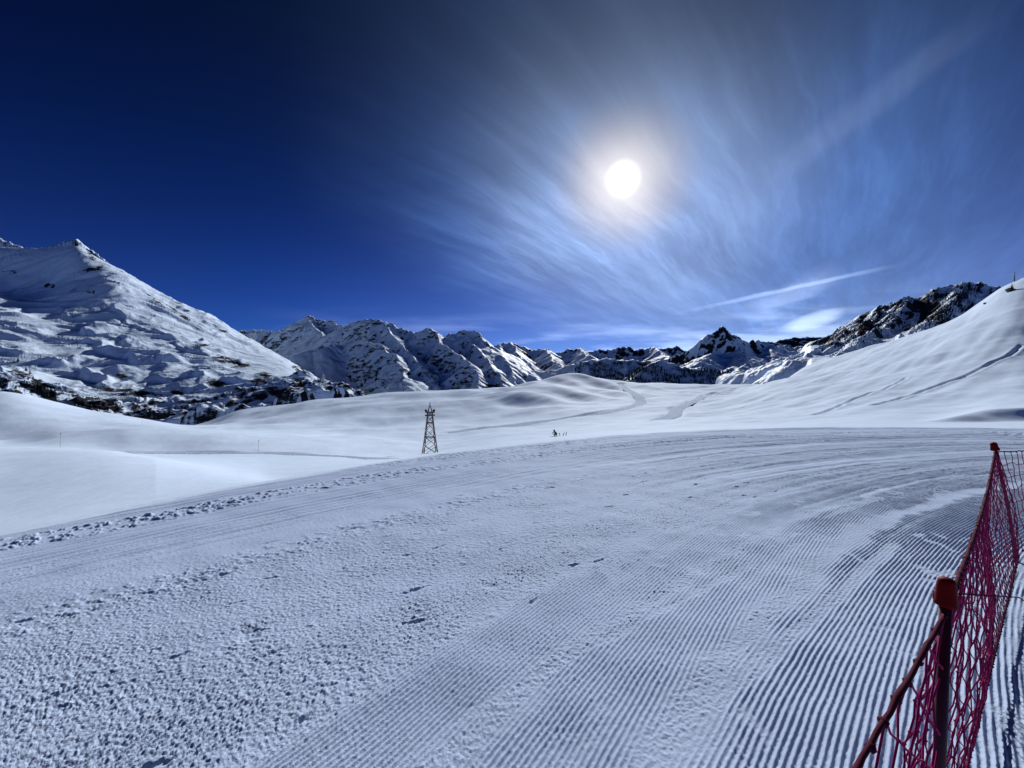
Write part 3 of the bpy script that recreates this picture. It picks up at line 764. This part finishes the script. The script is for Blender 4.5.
# ------------------------------------------------------------------ lattice tower
M_STEEL = plain('rusty_steel', (.17, .115, .09), .7, .4, 3.)
M_DARKST = plain('dark_steel', (.05, .05, .055), .6, .3, 3.)
def lattice_tower(loc, Ht, wb, wt, label, levels=6, mat=None, r=.09, rz=.35, head=True, group=None):
    t = thing('lattice_tower', label, 'tower', loc, rz, group); mat = mat or M_STEEL
    def hw(z): return (wb + (wt - wb) * max(0., z / Ht) ** .85) / 2
    cs = ((-1, -1), (1, -1), (1, 1), (-1, 1))
    for sx, sy in cs:
        MB().tube([(sx * hw(z), sy * hw(z), z) for z in (-1.5, 0, Ht * .33, Ht * .66, Ht)], r, 6).build('leg', mat, t)
    zs = [Ht * (1 - (1 - i / levels) ** 1.25) for i in range(levels + 1)]
    br = MB()
    for i in range(levels):
        z0, z1 = zs[i], zs[i + 1]
        for k in range(4):
            a, b = cs[k], cs[(k + 1) % 4]
            p = lambda c, z: (c[0] * hw(z), c[1] * hw(z), z)
            br.tube([p(a, z0), p(b, z1)], r * .6, 5); br.tube([p(b, z0), p(a, z1)], r * .6, 5)
    br.build('bracing', mat, t)
    for z in (zs[2], zs[4]):
        g = MB()
        for k in range(4):
            a, b = cs[k], cs[(k + 1) % 4]; g.tube([(a[0] * hw(z), a[1] * hw(z), z), (b[0] * hw(z), b[1] * hw(z), z)], r * 1.1, 5)
        g.build('girt', M_DARKST, t)
    if head:
        w = wt * .5
        g = MB().box((0, 0, Ht), (wt * 2.0, wt * 1.5, .18)).box((0, 0, Ht - .5), (wt * 2.3, .25, .22))
        g.build('crosshead', M_DARKST, t, False)
        for sx in (-1, 1):
            MB().lathe([(.0, -.08), (.20, -.08), (.23, 0), (.20, .08), (0, .08)], 14).build('sheave', M_DARKST, t)
            o = [c for c in t.children if c.name.startswith('sheave')][-1]
            o.location = (sx * wt * .95, 0, Ht + .28); o.rotation_euler = (R(90), 0, 0)
        k = MB()
        for sx, sy in cs: k.tube([(sx * w, sy * w, Ht), (0, 0, Ht + 1.3)], r * .8, 5)
        k.build('peak_frame', M_DARKST, t)
        MB().tube([(0, 0, Ht + 1.2), (0, 0, Ht + 1.7)], .07, 6).build('mast', M_DARKST, t)
    return t
x, y, h = ray(430, 453.2, 30)
th_ = (453.5 - 404) / F * y
lattice_tower((x, y, h - .1), th_ * .84, th_ * .28, th_ * .085, 'rusty brown steel lattice tower standing in the snow hollow beyond the run', r=th_ * .0085)
# pale second tower far off at the foot of the left mountain
def lm_h(px, z):
    p, zz, H = LMG; i = np.argmin(abs(p - px)); return float(np.interp(z, zz, H[:, i]))
zt = 880.
for zt in np.arange(700, 1900, 10.):
    hh = lm_h(323, zt)
    if CY - F * (hh - HC) / zt <= 392: break
lattice_tower(((323 - CX) / F * zt, zt, hh - 1), 26., 6., 2.4, 'pale grey lattice tower, tiny at the rocky foot of the left mountain', mat=plain('galvanised', (.45, .46, .48), .5, .2, 2.), r=.28)

# ------------------------------------------------------------------ posts on the right skyline
def crest_point(px):
    zs = np.linspace(120, 420, 600); h = col_h(px, zs) + undul((px - CX) / F * zs, zs)
    i = int(np.argmax((h - HC) / zs)); return Vector(((px - CX) / F * zs[i], zs[i], h[i]))
def pylon(px, hgt, label, dz=0):
    b = crest_point(px); t = thing('lift_pylon', label, 'pylon', (b.x, b.y, b.z - .2 + dz), R(40), 'pylons on the right skyline')
    MB().tube([(0, 0, -1), (0, 0, hgt * .6), (0, 0, hgt)], [.26, .22, .18], 10).build('pole', M_DARKST, t)
    MB().box((0, 0, hgt - .1), (1.5, .3, .28)).box((0, 0, hgt + .2), (.5, .4, .4)).build('crossarm', M_DARKST, t, False)
    for s in (-1, 1):
        o = MB().lathe([(0, -.1), (.26, -.1), (.3, 0), (.26, .1), (0, .1)], 12).build('sheave', M_DARKST, t)
        o.location = (s * .68, 0, hgt - .34); o.rotation_euler = (R(90), 0, 0)
    return t
pylon(1014.5, 5.3, 'dark lift pylon on the right skyline, its whole pole in view')
pylon(1024.5, 4.2, 'dark lift pylon cut by the right edge of the picture')
M_ROCK = plain('boulder_rock', (.16, .13, .10), .85, .45, 1.2, .1)
M_NEEDLE = plain('needles', (.018, .030, .016), .8, .45, 2.)
M_BARK = plain('bark', (.05, .035, .025), .9, .3, 4.)
x, y, h = ray(1009.5, 291.5)
r_ = MB().blob((0, 0, .5), 1.5, (1.1, .9, .9), .28, 2, 4).build('boulder', M_ROCK, None, False); r_.location = (x, y, h)
tag(r_, 'brown boulder poking out of the snow below the right skyline', 'boulder')
r_ = MB().blob((0, 0, .1), .7, (1.2, .9, .8), .3, 2, 8).build('boulder', M_ROCK, None, False)
x, y, h = ray(985, 304); r_.location = (x, y, h + .1); tag(r_, 'small dark stone alone on the smooth right hill', 'boulder')

def conifer(loc, hgt, seed, label, group):
    rn = random.Random(seed); t = thing('conifer_tree', label, 'tree', loc, rn.uniform(0, 6), group)
    MB().tube([(0, 0, -1), (0, 0, hgt * .5), (0, 0, hgt * .97)], [hgt * .028, hgt * .018, hgt * .004], 6).build('trunk', M_BARK, t)
    c = MB(); lay = 11
    for i in range(lay):
        f = i / (lay - 1); z = hgt * (.12 + .84 * f); rr = hgt * .24 * (1 - f) ** .8 + hgt * .015
        nb = 9 if f < .7 else 6
        for k in range(nb):
            a = 2 * math.pi * (k + rn.random() * .8) / nb; L = rr * rn.uniform(.65, 1.15); w = L * .42
            d = Vector((math.cos(a), math.sin(a), 0)); s_ = Vector((-d.y, d.x, 0)); o = Vector((0, 0, z + rn.uniform(-.02, .02) * hgt))
            b = len(c.v)
            c.v += [o + Vector((0, 0, hgt * .03)), o + d * L * .55 + s_ * w + Vector((0, 0, -L * .2)), o + d * L + Vector((0, 0, -L * .42)), o + d * L * .55 - s_ * w + Vector((0, 0, -L * .2)), o + d * L * .5 + Vector((0, 0, -L * .05))]
            c.f += [(b, b + 1, b + 4), (b + 1, b + 2, b + 4), (b + 2, b + 3, b + 4), (b + 3, b, b + 4)]
    c.build('crown', M_NEEDLE, t, False)
    return t
x, y, h = ray(1012, 291); conifer((x, y, h - .2), 4.6, 5, 'small dark conifer beside the boulder on the right skyline', None)

# conifers on the spur at the far left
def lm_ray(px, py):
    p, zz, H = LMG; i = np.argmin(abs(p - px)); yp = CY - F * (H[:, i] - HC) / zz
    k = int(np.argmax(yp <= py)); return ((px - CX) / F * zz[k], zz[k], float(H[k, i]))
k = 0
for px, py, hg in [(18, 364, 15), (14, 365, 9), (26, 371, 13), (30, 374, 12), (33, 379, 10), (28, 380, 9), (38, 386, 11), (42, 391, 10), (35, 391, 9), (48, 397, 10), (45, 401, 8), (54, 402, 9), (30, 387, 8), (60, 407, 7)]:
    l = lm_ray(px, py)
    lab = ['tallest dark conifer at the upper end of the tree line at far left'] + ['dark conifer in the tree line on the spur at far left'] * 20
    conifer((l[0], l[1], l[2] - .5), hg, 40 + k, lab[min(k, 1)], 'conifers on the left spur'); k += 1

# far wood on the shaded hills: nobody could count it
def far_wood():
    X, Y, H, P = WH; rn = np.random.RandomState(3); m = MB()
    Yp = CY - F * (H - HC) / Y
    dens = fbm(X / 130., Y / 110., 4, .6) + .16
    cand = np.argwhere((Yp > 362) & (Yp < 392) & (H > -260) & (dens > 0) & (P > 575) & (P < 812))
    rn.shuffle(cand)
    for (i, j) in cand[:9000]:
        hg = 9 + 17 * rn.rand() ** 1.5 + 6 * dens[i, j]; x, y, z = X[i, j] + rn.uniform(-6, 6), Y[i, j] + rn.uniform(-5, 5), H[i, j] - 2
        b = len(m.v); r = hg * rn.uniform(.16, .24); a0 = rn.rand() * 6
        for kk in range(5): m.v.append(Vector((x + r * math.cos(a0 + kk * 1.2566), y + r * math.sin(a0 + kk * 1.2566), z)))
        m.v.append(Vector((x + rn.uniform(-1, 1), y, z + hg)))
        for kk in range(5): m.f.append((b + kk, b + (kk + 1) % 5, b + 5))
    o = m.build('forest', M_NEEDLE, None, False)
    tag(o, 'far off dark conifer wood on the shaded hills behind the snow field', 'forest', kind='stuff')
far_wood()

# ------------------------------------------------------------------ people and stakes beyond the crest of the run
M_SUIT = plain('dark_ski_suit', (.02, .022, .035), .75, .3, 20)
M_HELM = plain('helmet_dark', (.03, .03, .035), .35, .2, 20)
M_SKIN = plain('skin', (.45, .28, .2), .5, .1, 20)
def skier(loc, rz):
    t = thing('person', 'skier in dark clothes crouching on the snow just past the crest of the run', 'person', loc, rz)
    me = bpy.data.meshes.new('body'); bm = bmesh.new()
    J = {'pel': (0, -.08, .40), 'wai': (0, .04, .53), 'che': (0, .20, .70), 'nec': (0, .30, .84), 'hea': (0, .35, .96),
         'sl': (-.2, .24, .78), 'el': (-.38, .34, .58), 'hl': (-.30, .56, .52), 'sr': (.2, .24, .78), 'er': (.38, .34, .58), 'hr': (.30, .56, .52),
         'hpl': (-.11, -.08, .39), 'kl': (-.26, .30, .40), 'fl': (-.22, .02, .08), 'tl': (-.23, .22, .05), 'hpr': (.11, -.08, .39), 'kr': (.26, .30, .40), 'fr': (.22, .02, .08), 'tr': (.23, .22, .05)}
    rad = dict(pel=.17, wai=.16, che=.19, nec=.075, hea=.085, sl=.09, el=.065, hl=.05, sr=.09, er=.065, hr=.05, hpl=.12, kl=.095, fl=.07, tl=.06, hpr=.12, kr=.095, fr=.07, tr=.06)
    E = [('pel', 'wai'), ('wai', 'che'), ('che', 'nec'), ('nec', 'hea'), ('che', 'sl'), ('sl', 'el'), ('el', 'hl'), ('che', 'sr'), ('sr', 'er'), ('er', 'hr'), ('pel', 'hpl'), ('hpl', 'kl'), ('kl', 'fl'), ('fl', 'tl'), ('pel', 'hpr'), ('hpr', 'kr'), ('kr', 'fr'), ('fr', 'tr')]
    vs = {k: bm.verts.new(v) for k, v in J.items()}
    for a, b in E: bm.edges.new((vs[a], vs[b]))
    names = list(J); bm.to_mesh(me); bm.free()
    o = bpy.data.objects.new('body', me); COL.objects.link(o); o.parent = t; me.materials.append(M_SUIT)
    md = o.modifiers.new('skin', 'SKIN')
    if not me.skin_vertices: me.skin_vertices.new()
    for i, k in enumerate(names): me.skin_vertices[0].data[i].radius = (rad[k],) * 2
    me.skin_vertices[0].data[0].use_root = True
    o.modifiers.new('sub', 'SUBSURF').render_levels = 1
    MB().blob((0, .36, 1.01), .135, (1, 1.1, 1.05), .0, 3).build('helmet', M_HELM, t)
    MB().blob((0, .435, .96), .075, (1, .8, 1.1), .0, 2).build('face', M_SKIN, t)
    for s in (-1, 1):
        MB().box((s * .22, .2, .02), (.09, 1.65, .025)).build('ski', M_CAP, t, False)
        MB().tube([(s * .30, .56, .52), (s * .48, .0, .05)], .012, 6).build('ski_pole', M_DARKST, t)
    return t
def ground_at(px, z): return float(col_h(px, np.array([z]))[0] + undul(np.array([(px - CX) / F * z]), np.array([z]))[0])
def place(px, py, z):
    """on the snow at distance z under the pixel column"""
    return ((px - CX) / F * z, z, ground_at(px, z))
x, y, h = ray(556, 436.6); skier((x, y, h), R(120))
M_STAKE = plain('stake_dark', (.05, .035, .03), .7, .3, 10)
M_TAPE = plain('stake_tape', (.5, .12, .03), .6, .2, 10)
for q, (px, py, lean, lab) in enumerate([(560, 436.2, -.25, 'leaning dark stake nearest the crouching skier'), (563, 436., .35, 'middle one of three dark stakes right of the crouching skier'), (566, 435.6, .1, 'upright dark stake farthest right of the crouching skier')]):
    x, y, h = ray(px, py); t = thing('marker_stake', lab, 'stake', (x, y, h), 0, 'stakes beside the skier'); t.rotation_euler = (0, lean, 0)
    L = y * 3.6 / F
    MB().tube([(0, 0, -.2), (0, 0, L)], .05, 6).build('pole', M_STAKE, t)
    MB().tube([(0, 0, L * .78), (0, 0, L * .95)], .07, 6).build('tape_band', M_TAPE, t)
for px, py, L, lab in [(60, 447, 2.0, 'thin piste marker stick on the left snow mound'), (142, 425.5, 2.2, 'tiny dark marker stick on the left snow rise'), (258, 452.5, 1.9, 'thin marker stick beside the packed track on the left')]:
    x, y, h = ray(px, py); t = thing('marker_pole', lab, 'marker pole', (x, y, h), 0, 'thin marker sticks in the snow'); t.rotation_euler = (0, .05, 0)
    MB().tube([(0, 0, -.3), (0, 0, L)], .013, 6).build('pole', M_STAKE, t)
    MB().lathe([(.03, L - .12), (.045, L - .1), (.045, L), (.0, L + .02)], 8).build('tip', M_CAP, t)

# ------------------------------------------------------------------ camera, sun, sky
cam = bpy.data.objects.new('camera', bpy.data.cameras.new('camera')); COL.objects.link(cam)
cam.location = (0, 0, HC); cam.rotation_euler = (R(90), 0, 0)
cam.data.sensor_width = 36; cam.data.lens = 36 * F / 1024; cam.data.clip_start = .05; cam.data.clip_end = 60000
sc.camera = cam

SUN = Vector(((623 - CX) / F, 1, (CY - 179) / F)).normalized()
EL = math.asin(SUN.z); AZ = math.atan2(SUN.x, SUN.y)
ld = bpy.data.lights.new('sun', 'SUN'); ld.energy = 4.6; ld.angle = R(.55); ld.color = (1, .985, .96)
lo = bpy.data.objects.new('sun', ld); COL.objects.link(lo); lo.rotation_euler = SUN.to_track_quat('Z', 'Y').to_euler(); lo.location = (20, 60, 40)

w = bpy.data.worlds.new('World'); sc.world = w; w.use_nodes = True
nt = w.node_tree; nt.nodes.clear(); N = NT(nt)
out = N.n('ShaderNodeOutputWorld'); bg = N.n('ShaderNodeBackground'); nt.links.new(bg.outputs[0], out.inputs[0])
sky = N.n('ShaderNodeTexSky', sky_type='NISHITA', sun_disc=False, sun_elevation=EL, sun_rotation=AZ, altitude=2600., air_density=1., dust_density=.3, ozone_density=2.)
D = N.n('ShaderNodeTexCoord').outputs['Generated']
sp = N.n('ShaderNodeSeparateXYZ'); nt.links.new(D, sp.inputs[0]); dx, dy, dz = sp.outputs
cosang = N.vm('DOT_PRODUCT', D, tuple(SUN), out=1)
ang = N.m('MULTIPLY', N.m('ARCCOSINE', N.m('MINIMUM', cosang, .999999)), 180 / math.pi)      # degrees from the sun
elev = N.m('MULTIPLY', N.m('ARCSINE', dz), 180 / math.pi)
# clear sky: deep alpine blue
base = N.mix(1., sky.outputs[0], (.055, .335, .74, 1), 'MULTIPLY')
g = N.n('ShaderNodeGamma'); N.put(g.inputs[0], base); g.inputs[1].default_value = 1.5
behind = N.ss(dy, .25, -.5, 1., 1.3)  # unseen sky behind the camera, brightened to add blue fill to shaded slopes
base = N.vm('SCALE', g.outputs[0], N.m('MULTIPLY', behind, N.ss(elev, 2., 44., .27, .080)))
# cirrus sheet on a level plane overhead, combed into fibres
den = N.m('ADD', N.m('MAXIMUM', dz, 0.), .10)
u = N.m('DIVIDE', dx, den); v = N.m('DIVIDE', dy, den)
cu = N.comb(u, v, 0.)
def fibre(deg, al, ac, scale, warp_s, warp_a, rough, seed):
    wv = N.n('ShaderNodeVectorMath', operation='SUBTRACT'); N.put(wv.inputs[0], N.noise(N.comb(u, v, seed), warp_s, 3., .5, 0., 1)); wv.inputs[1].default_value = (.5, .5, .5)
    q = N.vm('ADD', cu, N.vm('SCALE', wv.outputs[0], warp_a))
    s2 = N.n('ShaderNodeSeparateXYZ'); N.put(s2.inputs[0], q); c, s_ = math.cos(R(deg)), math.sin(R(deg))
    A = N.m('ADD', N.m('MULTIPLY', s2.outputs[0], c * al), N.m('MULTIPLY', s2.outputs[1], s_ * al))
    B = N.m('ADD', N.m('MULTIPLY', s2.outputs[0], -s_ * ac), N.m('MULTIPLY', s2.outputs[1], c * ac))
    return N.noise(N.comb(A, B, seed), scale, 9., rough)
fib = fibre(47, .36, 2.0, 1.5, .7, .62, .62, 1.)
fib2 = fibre(74, .36, 1.5, 1.4, .7, .40, .56, 5.)
fine = fibre(50, .55, 4.6, 2.0, 1.0, .22, .66, 9.)
soft = N.noise(cu, .7, 4., .55)
ahead = N.m('MAXIMUM', dy, .05)
a = N.m('DIVIDE', dx, ahead); b = N.m('DIVIDE', dz, ahead)
edge = N.m('ADD', N.m('DIVIDE', .13, N.m('ADD', N.m('MAXIMUM', b, 0.), .05)), -.50)
reg = N.ss(N.m('ADD', N.m('SUBTRACT', a, edge), N.m('MULTIPLY', N.m('SUBTRACT', soft, .5), .7)), -.30, .52)
reg = N.m('MULTIPLY', reg, N.m('MULTIPLY', N.ss(a, 1.50, .80, .30, 1.), N.m('MULTIPLY', N.ss(dy, .10, .40), N.ss(elev, 62., 40., .10, 1.))))
f1 = N.ss(fib, .30, .78); f2 = N.ss(fib2, .32, .78)
f3 = N.ss(fine, .40, .72)
bq = N.m('ADD', N.m('POWER', N.m('DIVIDE', N.m('SUBTRACT', a, .10), .34), 2.), N.m('POWER', N.m('DIVIDE', N.m('SUBTRACT', b, .33), .15), 2.))
boost = N.m('ADD', 1., N.m('MULTIPLY', N.m('EXPONENT', N.m('MULTIPLY', bq, -1.)), 1.3))
veil = N.m('MULTIPLY', N.m('MULTIPLY', reg, N.ss(elev, 17., 42., 1.70, .26)), N.m('ADD', .42, N.m('ADD', N.m('MULTIPLY', N.m('MULTIPLY', f1, boost), .34), N.m('ADD', N.m('ADD', .05, N.m('MULTIPLY', f2, .15)), N.m('MULTIPLY', N.m('MULTIPLY', f3, boost), .25)))))
# bands of thin cloud low over the far ridges
low = N.m('MULTIPLY', N.m('MULTIPLY', N.ss(elev, 11., 2.5), N.ss(a, 2.0, 1.3)), N.ss(a, -.75, .15))
lowf = N.m('MULTIPLY', low, N.ss(N.noise(N.comb(N.m('MULTIPLY', a, 2.2), N.m('MULTIPLY', b, 16.), 3.), 1.6, 5., .55), .40, .68))
# brightness of thin cloud: strong forward scattering round the sun
fwd = N.m('ADD', .26, N.m('ADD', N.m('MULTIPLY', N.m('EXPONENT', N.m('MULTIPLY', ang, -1 / 11.)), .80), N.m('MULTIPLY', N.m('EXPONENT', N.m('MULTIPLY', ang, -1 / 32.)), .40)))
cl = N.vm('SCALE', N.mix(N.ss(ang, 2.5, 10.), (.60, .57, .55, 1), N.mix(N.ss(ang, 13., 26.), (.27, .41, .71, 1), (.16, .35, .86, 1))), N.m('MULTIPLY', N.m('MULTIPLY', veil, N.ss(ang, 1., 10., .38, 1.)), N.m('MULTIPLY', fwd, .66)))
lo_c = N.vm('ADD', N.vm('SCALE', N.comb(.40, .47, .58), N.m('MULTIPLY', lowf, 1.25)), N.vm('SCALE', N.comb(.34, .40, .44), N.m('MULTIPLY', N.m('EXPONENT', N.m('MULTIPLY', N.m('ABSOLUTE', elev), -1 / 7.)), N.m('MULTIPLY', N.ss(dy, -.1, .4), N.ss(a, -.7, .4, .14, .85)))))
# aircraft trails and a small lens of cloud
def line(a0, b0, a1, b1, wd, soft_):
    L = math.hypot(a1 - a0, b1 - b0); ux, uy = (a1 - a0) / L, (b1 - b0) / L
    aa, bb = N.m('SUBTRACT', a, a0), N.m('SUBTRACT', b, b0)
    t = N.m('ADD', N.m('MULTIPLY', aa, ux), N.m('MULTIPLY', bb, uy)); d = N.m('ABSOLUTE', N.m('ADD', N.m('SUBTRACT', N.m('MULTIPLY', aa, uy), N.m('MULTIPLY', bb, ux)), N.m('MULTIPLY', N.m('SUBTRACT', N.noise(cu, 3., 4.), .5), soft_)))
    k = N.m('MULTIPLY', N.ss(d, wd, wd * .2), N.m('MULTIPLY', N.ss(t, 0., L * .35), N.ss(t, L, L * .6)))
    return N.m('MULTIPLY', k, N.ss(fib2, .25, .6, .35, 1.))
def PX(x, y): return (x - CX) / F, (CY - y) / F
t1 = line(*PX(665, 316), *PX(915, 261), .0075, .010)
t2 = line(*PX(735, 320), *PX(850, 268), .040, .06)
t3 = line(*PX(735, 205), *PX(1010, 0), .055, .07)
ea, eb = PX(812, 321)
q = N.m('ADD', N.m('POWER', N.m('DIVIDE', N.m('SUBTRACT', a, ea), .075), 2.), N.m('POWER', N.m('DIVIDE', N.m('SUBTRACT', N.m('SUBTRACT', b, eb), N.m('MULTIPLY', N.m('SUBTRACT', a, ea), .28)), .020), 2.))
t4 = N.m('MULTIPLY', N.ss(N.m('ADD', q, N.m('MULTIPLY', N.m('SUBTRACT', fib2, .5), 2.2)), 1.5, .0), 1.)
tr = N.m('ADD', N.m('ADD', N.m('MULTIPLY', t1, .55), N.m('MULTIPLY', t2, .38)), N.m('ADD', N.m('MULTIPLY', t3, .075), N.m('MULTIPLY', t4, 1.0)))
trc = N.vm('SCALE', N.comb(.42, .50, .64), tr)
# aureole and disc of the sun seen through the veil
def ex(k, s_): return N.m('MULTIPLY', N.m('EXPONENT', N.m('MULTIPLY', ang, -1 / s_)), k)
ga = N.m('MULTIPLY', N.m('EXPONENT', N.m('MULTIPLY', N.m('POWER', N.m('DIVIDE', ang, 4.4), 2.), -1.)), .58)
gb = ex(.38, 7.5); gc = ex(.09, 16.)
disc = N.m('MULTIPLY', N.ss(ang, 2.5, .3), 1.25)
au = N.vm('ADD', N.vm('SCALE', N.comb(1., .87, .68), N.m('ADD', ga, disc)), N.vm('SCALE', N.comb(.72, .80, 1.), N.m('ADD', gb, 0.)))
au = N.vm('ADD', au, N.vm('SCALE', N.comb(.16, .50, 1.), N.m('MULTIPLY', gc, .9)))
extra = N.vm('ADD', N.vm('ADD', cl, lo_c), N.vm('ADD', au, trc))
STR = .10
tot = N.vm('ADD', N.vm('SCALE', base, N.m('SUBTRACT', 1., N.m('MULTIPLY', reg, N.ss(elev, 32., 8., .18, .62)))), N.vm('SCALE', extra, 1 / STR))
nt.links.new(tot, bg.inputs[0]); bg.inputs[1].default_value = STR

vs_ = sc.view_settings
vs_.view_transform = 'Standard'; vs_.look = 'None'; vs_.exposure = 0; vs_.gamma = 1; vs_.use_curve_mapping = False
sc.render.engine = 'CYCLES'
sc.cycles.use_denoising = True
sc.cycles.max_bounces = 5; sc.cycles.diffuse_bounces = 1; sc.cycles.glossy_bounces = 2
sc.cycles.sample_clamp_indirect = 6
